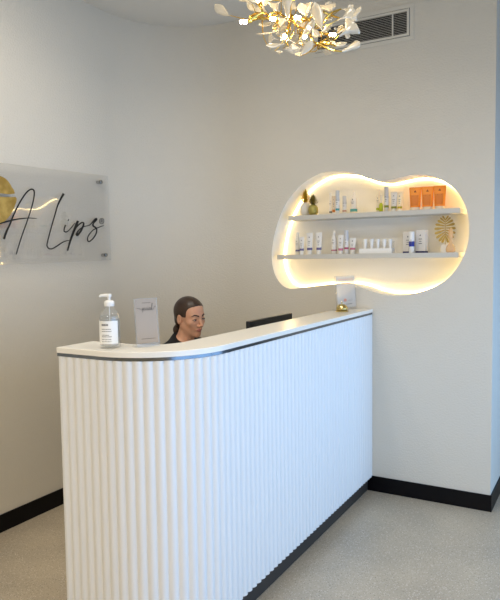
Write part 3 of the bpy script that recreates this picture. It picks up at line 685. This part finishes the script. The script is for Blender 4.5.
# ------------------------------------------------------------------ things on the counter top
# soap bottle
bp = at(110.5, 347.4, 2, HT)
R = .0385
so = thing('soap_dispenser', 'clear pump soap bottle with a white label on the counter corner', 'soap dispenser', (bp.x, bp.y, HT), math.radians(-150))
MB().lathe([(R*.9,.0005),(R,.004),(R,.012),(R,.110),(R*.97,.120),(R*.86,.130),(R*.66,.141),(R*.42,.150),(R*.34,.156),(R*.34,.16)], 32).build('bottle', M_glass, so, smooth=60)
MB().lathe([(R*.84,.008),(R*.93,.012),(R*.93,.111),(R*.88,.122)], 32).build('soap', M_gel, so, smooth=60)
vs = []; fs = []; k = 40
for z in (.018, .104):
    for rr in (R*1.006, R*1.022):
        for i in range(k+1):
            a = math.radians(-150+300*i/k); vs.append((rr*math.cos(a), rr*math.sin(a), z))
n_ = k+1
for i in range(k): fs += [(n_+i, n_+i+1, 3*n_+i+1, 3*n_+i), (i, 2*n_+i, 2*n_+i+1, i+1), (i, i+1, n_+i+1, n_+i), (2*n_+i, 3*n_+i, 3*n_+i+1, 2*n_+i+1)]
fs += [(0, n_, 3*n_, 2*n_), (k, 2*n_+k, 3*n_+k, n_+k)]
MB().add(vs, fs).build('label', M_plastw, so, smooth=60)
def curved_line(mb, z, h, a0, a1, rr):
    vs = []; k = 6
    for zz in (z, z+h):
        for i in range(k+1):
            a = a0+(a1-a0)*i/k; vs.append((rr*math.cos(a), rr*math.sin(a), zz))
    mb.add(vs, [(i, i+1, k+2+i, k+1+i) for i in range(k)])
# camera side of the bottle, in the bottle's own frame
ca = math.atan2(O.y-bp.y, O.x-bp.x)-math.radians(-150)
mb = MB()
for z, h, a0, n_ in ((.086, .007, -.85, 7), (.072, .0025, -.85, 9), (.064, .0025, -.85, 11), (.050, .0025, -.85, 8), (.044, .0025, -.85, 10), (.034, .002, -.85, 9), (.026, .002, -.85, 10)):
    q = a0
    for i in range(n_):
        wv = rnd.uniform(.05, .11) if h > .005 else rnd.uniform(.04, .12)
        curved_line(mb, z, h, ca+q, ca+q+wv, R*1.03); q += wv+.03
        if q > .12: break
mb.build('label_print', M_grey_ink, so)
MB().lathe([(R*.46,.157),(R*.5,.159),(R*.5,.172),(R*.42,.177),(R*.2,.18)], 24).build('collar', M_plastw, so, smooth=True)
nd = Vector((-cam_r.x, -cam_r.y, 0)).normalized(); nd = Matrix.Rotation(math.radians(150), 3, 'Z') @ nd
mb = MB().tube([(0,0,.178),(0,0,.196)], .0055, 12)
mb.tube([tuple(-nd*.008+Vector((0,0,.198))), tuple(nd*.012+Vector((0,0,.1985))), tuple(nd*.032+Vector((0,0,.1975))), tuple(nd*.036+Vector((0,0,.193)))], [.0062,.0058,.0044,.0038], 12)
mb.lathe([(.009,.193),(.0095,.196),(.0085,.2025),(.006,.2035)], 16)
mb.build('pump_head', M_plastw, so, smooth=True)
MB().tube([(0,0,.156),(0,0,.06),(.006,0,.015)], .002, 8).build('dip_tube', M_plastw, so, smooth=True)

# acrylic sign holders: an upright pane on a foot
def holder(name, label, bl, br, h, lean, card_m, draw):
    A = at(*bl, 2, HT); B = at(*br, 2, HT); w_ = (B-A).length; ang = math.atan2(B.y-A.y, B.x-A.x)
    r = thing(name, label, 'counter sign', tuple((A+B)/2), ang)
    T = Matrix.Rotation(-lean, 4, 'X')
    def face(x, z, y=0.): return tuple(T @ Vector((x, y, z)))
    def slab(x0, z0, x1, z1, y0, y1): return MB().add([face(x, z, y) for y in (y0, y1) for x, z in ((x0,z0),(x1,z0),(x1,z1),(x0,z1))], [(0,1,2,3),(4,7,6,5),(0,4,5,1),(1,5,6,2),(2,6,7,3),(3,7,4,0)])
    slab(-w_/2, .0012, w_/2, h, 0, .006).build('acrylic_panel', M_acr2, r, bevel=.0006)
    MB().box((-w_/2, .004, .0003), (w_/2, .05, .004)).build('foot', M_acr2, r, bevel=.0006)
    slab(-w_*.46, .016, w_*.43, h*.985, -.0012, -.0002).build('printed_card', card_m, r)
    draw(r, face, w_, h); return r
def ribbon2d(mb, pts, wv, face, y=-.0022):
    q = smooth_line([(a, b, 0) for a, b in pts], 6); L = []; Rr = []
    for i, a in enumerate(q):
        b0 = q[max(i-1,0)]; b1 = q[min(i+1, len(q)-1)]; t = Vector((b1[0]-b0[0], b1[1]-b0[1])); t = t.normalized() if t.length > 1e-7 else Vector((1,0))
        L.append(face(a[0]-t.y*wv, a[1]+t.x*wv, y)); Rr.append(face(a[0]+t.y*wv, a[1]-t.x*wv, y))
    k = len(L); mb.add(L+Rr, [(i, i+1, k+i+1, k+i) for i in range(k-1)])
def fine_print(mb, x0, x1, z, h, face, seed):
    q = random.Random(seed); x = x0
    while x < x1:
        wv = q.uniform(.0016, .0042); mb.add([face(x, z, -.002), face(min(x+wv, x1), z, -.002), face(min(x+wv, x1), z+h, -.002), face(x, z+h, -.002)], [(0,1,2,3)]); x += wv+.0016
def draw_social(r, face, w_, h):
    mb = MB(); s = w_*.042; x = lambda u: (u-.5)*w_; z = lambda v: (.79+(v-.79)*1.15)*h
    # hand-written word "social" with long entry and exit strokes
    word = [(.10,.795),(.19,.80),(.25,.775),(.32,.765),(.36,.80),(.335,.79),(.345,.765),(.36,.745),(.33,.725),(.325,.74)]
    ribbon2d(mb, [(x(a), z(b)) for a, b in word], .0006, face)
    ribbon2d(mb, [(x(a), z(b)) for a, b in [(.36,.765),(.40,.79),(.44,.80),(.41,.80),(.39,.775),(.41,.755),(.45,.765),(.48,.785)]], .0006, face)      # o
    ribbon2d(mb, [(x(a), z(b)) for a, b in [(.54,.795),(.51,.802),(.485,.78),(.50,.758),(.545,.765),(.565,.795)]], .0006, face)                          # c
    ribbon2d(mb, [(x(a), z(b)) for a, b in [(.565,.80),(.56,.775),(.575,.757),(.61,.77)]], .0006, face); ribbon2d(mb, [(x(.572), z(.822)), (x(.58), z(.826))], .0012, face)   # i
    ribbon2d(mb, [(x(a), z(b)) for a, b in [(.67,.795),(.64,.803),(.61,.78),(.625,.757),(.66,.775),(.675,.80),(.67,.77),(.69,.757),(.72,.775)]], .0006, face)   # a
    ribbon2d(mb, [(x(a), z(b)) for a, b in [(.71,.77),(.755,.83),(.775,.875),(.76,.875),(.74,.82),(.735,.77),(.76,.755),(.82,.79),(.88,.82),(.92,.81)]], .0006, face)  # l
    fine_print(mb, x(.34), x(.68), .9*h, .0018, face, 3)
    fine_print(mb, x(.22), x(.80), .168*h, .0022, face, 8)
    mb.build('card_print', M_ink, r)
holder('counter_sign', 'clear acrylic sign reading social, between the soap bottle and the person', (136.8, 348.2), (160.4, 346.0), .186, math.radians(7), M_card, draw_social)
def draw_small(r, face, w_, h):
    x = lambda u: (u-.5)*w_; z = lambda v: v*h; mb = MB()
    fine_print(mb, x(.12), x(.85), z(.88), .004, face, 21); fine_print(mb, x(.1), x(.2), z(.755), .005, face, 4); fine_print(mb, x(.28), x(.72), z(.755), .007, face, 22)
    k = 20; cz_ = z(.29); cx_ = x(.41); q = .0105
    mb.add([face(cx_+q*1.6*math.cos(2*PI*i/k), cz_+q*.95*math.sin(2*PI*i/k), -.002) for i in range(k)], [tuple(range(k))])
    mb.build('rose_print', M_pink_ink, r)
    mb = MB(); ribbon2d(mb, [(x(a), z(b)) for a, b in [(.56,.26),(.6,.29),(.62,.25),(.66,.29),(.68,.26),(.72,.27),(.75,.33)]], .0006, face); fine_print(mb, x(.45), x(.75), z(.16), .004, face, 9)
    mb.build('card_print', M_grey_ink, r)
holder('counter_sign', 'small pale acrylic sign behind the gold bell at the alcove end', (337.2, 311.2), (357.2, 308.6), .212, math.radians(4), M_card2, draw_small)

# service bell
bc = at(342.0, 311.6, 2, HT); rb = .036
be = thing('service_bell', 'shiny gold service bell on the counter before the small sign', 'bell', (bc.x, bc.y, HT))
MB().lathe([(rb*1.06,.0004),(rb*1.12,.003),(rb*1.0,.008),(rb*.7,.011)], 32).build('bell_base', M_bell, be, smooth=True)
MB().lathe([(rb*.96,.013),(rb*1.0,.015),(rb*.97,.022),(rb*.88,.031),(rb*.7,.039),(rb*.45,.044),(rb*.15,.046)], 32).build('bell_dome', M_bell, be, smooth=60)
MB().lathe([(rb*.85,.0095),(rb*.85,.0135)], 24).build('bell_gap_shade', M_dark, be, smooth=True)  # dark ring put in as the shade under the dome
MB().lathe([(.0028,.045),(.0028,.051),(.0045,.052),(.005,.055),(.003,.058)], 14).build('bell_button', M_bell, be, smooth=True)

# monitor on the desk behind the counter
mo = thing('computer_monitor', 'black computer monitor behind the counter beside the seated person', 'monitor', (1.25, -.69, .75))
mt = 1.1615-.75
MB().box((-.012, -.257, mt-.31), (.008, .257, mt)).build('screen_housing', M_mon, mo, bevel=.003)
MB().box((-.0136, -.25, mt-.298), (-.0118, .25, mt-.008)).build('screen', M_screen, mo)
MB().box((.008, -.03, .012), (.026, .03, mt-.12)).build('stand_neck', M_mon, mo, bevel=.003)
MB().box((-.075, -.11, .0005), (.1, .11, .012)).build('stand_foot', M_mon, mo, bevel=.003)

# ------------------------------------------------------------------ the seated person (one continuous body grown from a distance field)
def surface_nets(fn, xs, ys, zs):
    X, Y, Z = np.meshgrid(xs.astype(np.float32), ys.astype(np.float32), zs.astype(np.float32), indexing='ij')
    D = fn(X, Y, Z); ins = D < 0
    cellmin = np.zeros(tuple(k-1 for k in D.shape), bool); cnt_ = np.zeros(cellmin.shape, np.int8)
    for dx in (0, 1):
        for dy in (0, 1):
            for dz in (0, 1): cnt_ += ins[dx:dx+cellmin.shape[0], dy:dy+cellmin.shape[1], dz:dz+cellmin.shape[2]]
    act = (cnt_ > 0) & (cnt_ < 8); idx = -np.ones(act.shape, np.int64); ii = np.argwhere(act); idx[act] = np.arange(len(ii))
    acc = np.zeros((len(ii), 3)); w_ = np.zeros(len(ii)); ax = (xs, ys, zs)
    for a in range(3):
        o1, o2 = [q for q in range(3) if q != a]
        for u in (0, 1):
            for v in (0, 1):
                p = ii.copy(); p[:, o1] += u; p[:, o2] += v; q = p.copy(); q[:, a] += 1
                d0 = D[p[:,0],p[:,1],p[:,2]]; d1 = D[q[:,0],q[:,1],q[:,2]]; c = (d0 < 0) != (d1 < 0)
                t = np.where(c, d0/np.where(c, d0-d1, 1), 0)
                P = np.stack([ax[k][p[:,k]] for k in range(3)], 1).astype(float); P[:, a] += t*(ax[a][q[:,a]]-ax[a][p[:,a]])
                acc += P*c[:,None]; w_ += c
    V = acc/w_[:,None]; faces = []
    for a in range(3):
        o1, o2 = (a+1) % 3, (a+2) % 3
        s0 = [slice(None)]*3; s1 = [slice(None)]*3; s0[a] = slice(0,-1); s1[a] = slice(1,None)
        A = ins[tuple(s0)]; B = ins[tuple(s1)]; e = np.argwhere(A != B)
        e = e[(e[:,o1] > 0) & (e[:,o2] > 0) & (e[:,o1] < D.shape[o1]-1) & (e[:,o2] < D.shape[o2]-1)]
        def cid(du, dv):
            p = e.copy(); p[:,o1] += du; p[:,o2] += dv; return idx[p[:,0],p[:,1],p[:,2]]
        q = np.stack([cid(-1,-1), cid(0,-1), cid(0,0), cid(-1,0)], 1); fl_ = ~A[e[:,0],e[:,1],e[:,2]]; q[fl_] = q[fl_][:, ::-1]; faces.append(q)
    return V, np.concatenate(faces)
def sd_ell(X,Y,Z,c,r):
    k0 = np.sqrt(((X-c[0])/r[0])**2+((Y-c[1])/r[1])**2+((Z-c[2])/r[2])**2); k1 = np.sqrt(((X-c[0])/r[0]**2)**2+((Y-c[1])/r[1]**2)**2+((Z-c[2])/r[2]**2)**2)
    return k0*(k0-1)/np.maximum(k1, 1e-6)
def sd_cap(X,Y,Z,a,b,ra,rb):
    a = np.array(a, float); b = np.array(b, float); d = b-a; L = d@d
    t = np.clip(((X-a[0])*d[0]+(Y-a[1])*d[1]+(Z-a[2])*d[2])/L, 0, 1)
    return np.sqrt((X-a[0]-t*d[0])**2+(Y-a[1]-t*d[1])**2+(Z-a[2]-t*d[2])**2)-(ra+(rb-ra)*t)
def smin(a, b, k):
    h = np.clip(.5+.5*(b-a)/k, 0, 1); return b+(a-b)*h-k*h*(1-h)
def smax(a, b, k): return -smin(-a, -b, k)
# the head in its own frame: faces +x, eyes at z = 0
HC = np.array([.080, 0., 1.158]); HY, HP = math.radians(-15), math.radians(9)
Rh = (Matrix.Rotation(HY, 3, 'Z') @ Matrix.Rotation(HP, 3, 'Y') @ Matrix.Rotation(math.radians(3), 3, 'X')); RhN = np.array(Rh)
def to_head(X,Y,Z):
    x = X-HC[0]; y = Y-HC[1]; z = Z-HC[2]
    return tuple(RhN[0][i]*x+RhN[1][i]*y+RhN[2][i]*z for i in range(3))
def head(x,y,z):
    ya = np.abs(y)
    d = sd_ell(x,y,z,(-.012,0,.028),(.096,.0725,.084))
    d = smin(d, sd_ell(x,y,z,(.028,0,-.03),(.058,.056,.078)), .02)
    d = smin(d, sd_cap(x,ya,z,(-.004,.0475,-.045),(.055,.012,-.092),.0185,.0145), .022)
    d = smin(d, sd_ell(x,y,z,(.066,0,-.094),(.018,.020,.017)), .014)
    d = smin(d, sd_ell(x,ya,z,(.052,.036,-.022),(.022,.022,.017)), .018)
    d = smin(d, sd_cap(x,ya,z,(.079,.008,.019),(.062,.042,.02),.009,.007), .012)
    d = smax(d, -sd_ell(x,ya,z,(.093,.031,-.001),(.017,.017,.0095)), .010)
    d = smin(d, sd_ell(x,ya,z,(.069,.031,-.001),(.0135,.0145,.0125)), .003)
    d = smin(d, sd_cap(x,y,z,(.082,0,.010),(.104,0,-.032),.006,.0095), .010)
    d = smin(d, sd_ell(x,ya,z,(.090,.011,-.037),(.011,.007,.007)), .006)
    d = smin(d, sd_cap(x,ya,z,(.0885,0,-.056),(.078,.020,-.060),.0065,.0035), .005)
    d = smin(d, sd_cap(x,ya,z,(.0865,0,-.067),(.077,.018,-.063),.0075,.004), .005)
    e = sd_ell(x,ya,z,(-.012,.073,-.012),(.019,.008,.031)); e = smax(e, -sd_ell(x,ya,z,(-.006,.082,-.010),(.011,.006,.02)), .004)
    return smin(d, e, .006)
def neck(X,Y,Z): return sd_cap(X,Y,Z,(.02,0,.97),(.062,0,1.09),.054,.048)
def torso(X,Y,Z):
    Ya = np.abs(Y)
    d = sd_ell(X,Y,Z,(-.01,0,.54),(.13,.175,.11))
    d = smin(d, sd_ell(X,Y,Z,(.005,0,.69),(.095,.135,.14)), .06)
    d = smin(d, sd_ell(X,Y,Z,(.015,0,.86),(.105,.15,.155)), .06)
    d = smin(d, sd_ell(X,Ya,Z,(.085,.07,.85),(.05,.06,.055)), .04)
    d = smin(d, sd_cap(X,Ya,Z,(.01,.0,.985),(.015,.155,.955),.05,.048), .05)
    return d
SHO, ELB, WRI = (.015,.175,.945), (.085,.215,.800), (.315,.13,.793)
def arms(X,Y,Z):
    Ya = np.abs(Y)
    d = sd_cap(X,Ya,Z,SHO,ELB,.048,.038)
    return smin(d, sd_cap(X,Ya,Z,ELB,WRI,.038,.025), .012)
def hands(X,Y,Z):
    Ya = np.abs(Y)
    d = sd_ell(X,Ya,Z,(.36,.118,.774),(.048,.036,.0145)); d = smin(d, sd_cap(X,Ya,Z,WRI,(.34,.122,.774),.023,.02), .015)
    for dy, L in ((.026,.062),(.009,.072),(-.009,.068),(-.026,.052)):
        k = (.396,.112+dy,.780); m_ = (.396+L*.5,.112+dy*1.1,.784); t = (.396+L*.9,.112+dy*1.15,.766)
        f_ = np.minimum(sd_cap(X,Ya,Z,k,m_,.0088,.0078), sd_cap(X,Ya,Z,m_,t,.0078,.0066)); d = smin(d, f_, .004)
    th = np.minimum(sd_cap(X,Ya,Z,(.345,.092,.772),(.385,.072,.768),.0125,.0095), sd_cap(X,Ya,Z,(.385,.072,.768),(.412,.074,.764),.0095,.0075))
    return smin(d, th, .006)
def legs(X,Y,Z):
    Ya = np.abs(Y)
    d = sd_cap(X,Ya,Z,(.02,.09,.53),(.41,.10,.535),.088,.062)
    d = smin(d, sd_cap(X,Ya,Z,(.41,.10,.535),(.38,.10,.085),.058,.036), .02)
    return smin(d, sd_cap(X,Ya,Z,(.365,.10,.045),(.54,.11,.032),.042,.030), .03)
def body(X,Y,Z):
    d = smin(torso(X,Y,Z), arms(X,Y,Z), .03); d = smin(d, legs(X,Y,Z), .05); d = smin(d, hands(X,Y,Z), .01)
    d = smin(d, neck(X,Y,Z), .03); d = smin(d, head(*to_head(X,Y,Z)), .022)
    return d
def grid(*segs):
    out = [segs[0][0]]
    for a, b, st in segs: out += list(np.linspace(a, b, max(2, int(round((b-a)/st)))+1)[1:])
    return np.array(out)
gx = grid((-.18,-.06,.012),(-.06,.2,.0042),(.2,.32,.01),(.32,.48,.0042),(.48,.6,.01)); gz = grid((-.006,.72,.014),(.72,.81,.0045),(.81,1.0,.012),(1.0,1.285,.0042))
gy = grid((-.3,-.16,.01),(-.16,-.085,.0048),(-.085,.085,.0042),(.085,.16,.0048),(.16,.3,.01))
pe = thing('person', 'person with sleek brown hair and black shirt seated behind the white counter', 'person', (.700, -.797, 0.)); pe_s = 1.0
def net(fn, name, material, gx, gy, gz, relax=0):
    V, Fc = surface_nets(fn, gx, gy, gz)
    me = bpy.data.meshes.new(name); me.from_pydata(V.tolist(), [], Fc.tolist()); me.materials.append(material)
    for p in me.polygons: p.use_smooth = True
    if relax:
        bm = bmesh.new(); bm.from_mesh(me)
        for _ in range(relax): bmesh.ops.smooth_vert(bm, verts=bm.verts, factor=.4, use_axis_x=True, use_axis_y=True, use_axis_z=True)
        bm.to_mesh(me); bm.free()
    o = bpy.data.objects.new(name, me); C.objects.link(o); o.parent = pe; return o
net(body, 'body', M_skin, gx, gy, gz, 1)
gx2 = grid((-.19,.6,.009)); gy2 = grid((-.3,.3,.009))
def shirt(X,Y,Z):
    d = smin(torso(X,Y,Z), arms(X,Y,Z), .03); d = smin(d, sd_cap(X,Y,Z,(.015,0,.97),(.035,0,1.035),.064,.062), .03)-.009
    d = smax(d, (Z-(1.040-.55*(X-.01))), .006)
    d = smax(d, .47-Z, .01); d = smax(d, X-.295, .004)
    return d
net(shirt, 'shirt', M_shirt, grid((-.19,.3,.0075)), grid((-.28,.28,.0075)), grid((.45,1.1,.0075)), 2)
def trousers(X,Y,Z):
    d = smin(legs(X,Y,Z), sd_ell(X,Y,Z,(-.01,0,.54),(.13,.175,.11)), .05)-.008; d = smax(d, Z-.64, .01); return smax(d, .11-Z, .005)
net(trousers, 'trousers', M_shirt, gx2, gy2, grid((.09,.68,.01)), 2)
def shoes(X,Y,Z):
    Ya = np.abs(Y); d = smin(sd_cap(X,Ya,Z,(.36,.10,.045),(.545,.11,.032),.047,.035), sd_cap(X,Ya,Z,(.38,.10,.04),(.38,.10,.10),.045,.046), .03)
    return smax(smax(d, .0015-Z, .003), Z-.12, .004)
net(shoes, 'shoes', M_mesh, grid((.29,.61,.008)), grid((-.19,.19,.008)), grid((-.004,.14,.006)), 1)
def hair(X,Y,Z):
    x, y, z = to_head(X,Y,Z); ya = np.abs(y)
    d = sd_ell(x,y,z,(-.016,0,.024),(.104,.0795,.0905))
    d = smin(d, sd_ell(x,y,z,(-.078,0,-.042),(.034,.045,.04)), .03)
    d = smax(d, -(sd_cap(x,y,z,(0,0,.13),(.1,0,.13),.002,.002)-.004), .014)        # centre parting
    # hairline: in front of the ears and above the forehead the face stays free
    free = smax(.034-x, z-.072-.25*np.clip(x-.06,0,1), .045); d = smax(d, -free, .005)
    d = smax(d, -smax(-.030-x, z-.006, .03), .005)
    d = smax(d, -sd_ell(x,ya,z,(-.008,.083,-.016),(.024,.022,.034)), .006)
    low = -.052-z+np.clip(-(x+.055), 0, .04)*-1.2
    d = smax(d, low, .012)
    t = sd_cap(x,y,z,(-.095,0,-.06),(-.108,-.004,-.105),.021,.024); t = smin(t, sd_cap(x,y,z,(-.108,-.004,-.105),(-.098,-.006,-.19),.024,.012), .02)
    return smin(d, t, .014)
net(hair, 'hair', M_hair, grid((-.14,.22,.0045)), grid((-.11,.11,.0045)), grid((.93,1.30,.0045)), 1)
# features laid on the face: marched out from the skin
def skin_x(y, z):
    xs_ = np.linspace(.13, .0, 521); d = head(xs_, np.full_like(xs_, y), np.full_like(xs_, z)); k = np.argmax(d < 0); return float(xs_[k])
def hw_(x, y, z): return tuple(HC+RhN @ np.array([x, y, z]))
def patch(name, rows, material, lift=.0012):
    """a thin raised sheet over the skin; rows = list of rows of (y, z)"""
    mb = MB(); n_ = len(rows[0]); top = []; bot = []
    for r_ in rows:
        for y, z in r_:
            x = skin_x(y, z); top.append(hw_(x+lift, y, z)); bot.append(hw_(x-.002, y, z))
    m_ = len(rows); N = len(top); fs = []
    for i in range(m_-1):
        for j in range(n_-1):
            a = i*n_+j; fs += [(a, a+1, a+n_+1, a+n_), (N+a, N+a+n_, N+a+n_+1, N+a+1)]
    rim = [j for j in range(n_)]+[i*n_+n_-1 for i in range(1, m_)]+[(m_-1)*n_+j for j in range(n_-2, -1, -1)]+[i*n_ for i in range(m_-2, 0, -1)]
    for i in range(len(rim)): a, b = rim[i], rim[(i+1) % len(rim)]; fs.append((a, N+a, N+b, b))
    return mb.add(top+bot, fs).build(name, material, pe, smooth=60)
for sg_ in (-1, 1):
    us = np.linspace(0, 1, 11)
    mid = [(sg_*(.012+.037*u), .0165+.0095*math.sin(PI*.5*min(1, u*1.35))-.007*max(0, u-.62)/.38+.0035*(1-u)**2) for u in us]; th_ = [.0034*(1-u**2.2)+.0008 for u in us]
    patch('eyebrow', [[(y, z+(v*2-1)*t) for (y, z), t in zip(mid, th_)] for v in (0, .5, 1)], M_brow, .0016)
    eb = [(sg_*(.0185+.026*u), -.002+.0042*math.sin(PI*u)) for u in us]
    patch('eyelashes', [[(y, z-.0006+v*.0030) for y, z in eb] for v in (0, .5, 1)], M_brow, .0014)
    patch('eye', [[(sg_*(.020+.023*u), -.0022+(-.0032+v*.0064)*math.sin(PI*max(.03, min(.97, u)))) for u in us] for v in (0, .25, .5, .75, 1)], M_eye, .0007)
    ce = sg_*.031+.002
    patch('iris', [[(ce+.0052*math.cos(a)*q, -.0024+.0034*math.sin(a)*q) for a in np.linspace(0, 2*PI, 17)] for q in (.1, .6, 1.)], M_iris, .0013)
us = np.linspace(-1, 1, 15)
up_ = [(.021*u, -.0620+.0002) for u in us]
patch('lips', [[(.021*u, -.0625+v*(.0108*(1-u*u)**.8-.0022*math.exp(-(u/.16)**2))) for u in us] for v in (0, .33, .66, 1)], M_lips, .0010)
patch('lips', [[(.020*u, -.0630-v*.0098*(1-u*u)**.75) for u in us] for v in (0, .33, .66, 1)], M_lips, .0010)

# the chair the person sits on
chx, chy = .700, -.797
oc = thing('office_chair', 'black office chair under the seated person behind the counter', 'chair', (chx, chy, 0))
mb = MB().box((-.2, -.23, .37), (.24, .23, .405)); mb.build('seat', M_mesh, oc, bevel=.018)
MB().add([(-.23+.0, -.2, .62), (-.23, .2, .62), (-.27, .19, .92), (-.27, -.19, .92), (-.255, -.2, .62), (-.255, .2, .62), (-.295, .19, .92), (-.295, -.19, .92)], [(0,1,2,3),(4,7,6,5),(0,4,5,1),(1,5,6,2),(2,6,7,3),(3,7,4,0)]).build('backrest', M_mesh, oc, bevel=.01)
MB().tube([(-.1, 0, .36), (-.25, 0, .37), (-.276, 0, .5), (-.27, 0, .66)], .016, 10).build('back_support', M_mesh, oc, smooth=True)
MB().lathe([(.03, .1), (.03, .24), (.02, .25), (.02, .372)], 16).build('gas_lift', M_steel, oc, smooth=True)
for i in range(5):
    a = 2*PI*i/5+.3; e = Vector((math.cos(a)*.27, math.sin(a)*.27, .07)); q = MB().tube([(0, 0, .11), tuple(e*.6+Vector((0,0,.04))), tuple(e)], [.026, .02, .014], 10).build('base_arm', M_mesh, oc, smooth=True)
    o = MB().lathe([(.02, -.018), (.026, -.014), (.026, .014), (.02, .018)], 16).build('caster', M_mesh, q, smooth=True); o.rotation_euler = (PI/2, 0, a+PI/2); o.location = (e.x, e.y, .0265)

sc_ = bpy.context.scene
sc_.view_settings.view_transform = 'Standard'; sc_.view_settings.look = 'None'; sc_.view_settings.exposure = .34; sc_.view_settings.gamma = 1.; sc_.view_settings.use_curve_mapping = False
sc_.cycles.max_bounces = 10; sc_.cycles.diffuse_bounces = 6; sc_.cycles.transparent_max_bounces = 16; sc_.cycles.transmission_bounces = 10
sc_.cycles.sample_clamp_indirect = 6.0
sc_.cycles.caustics_reflective = False; sc_.cycles.caustics_refractive = False
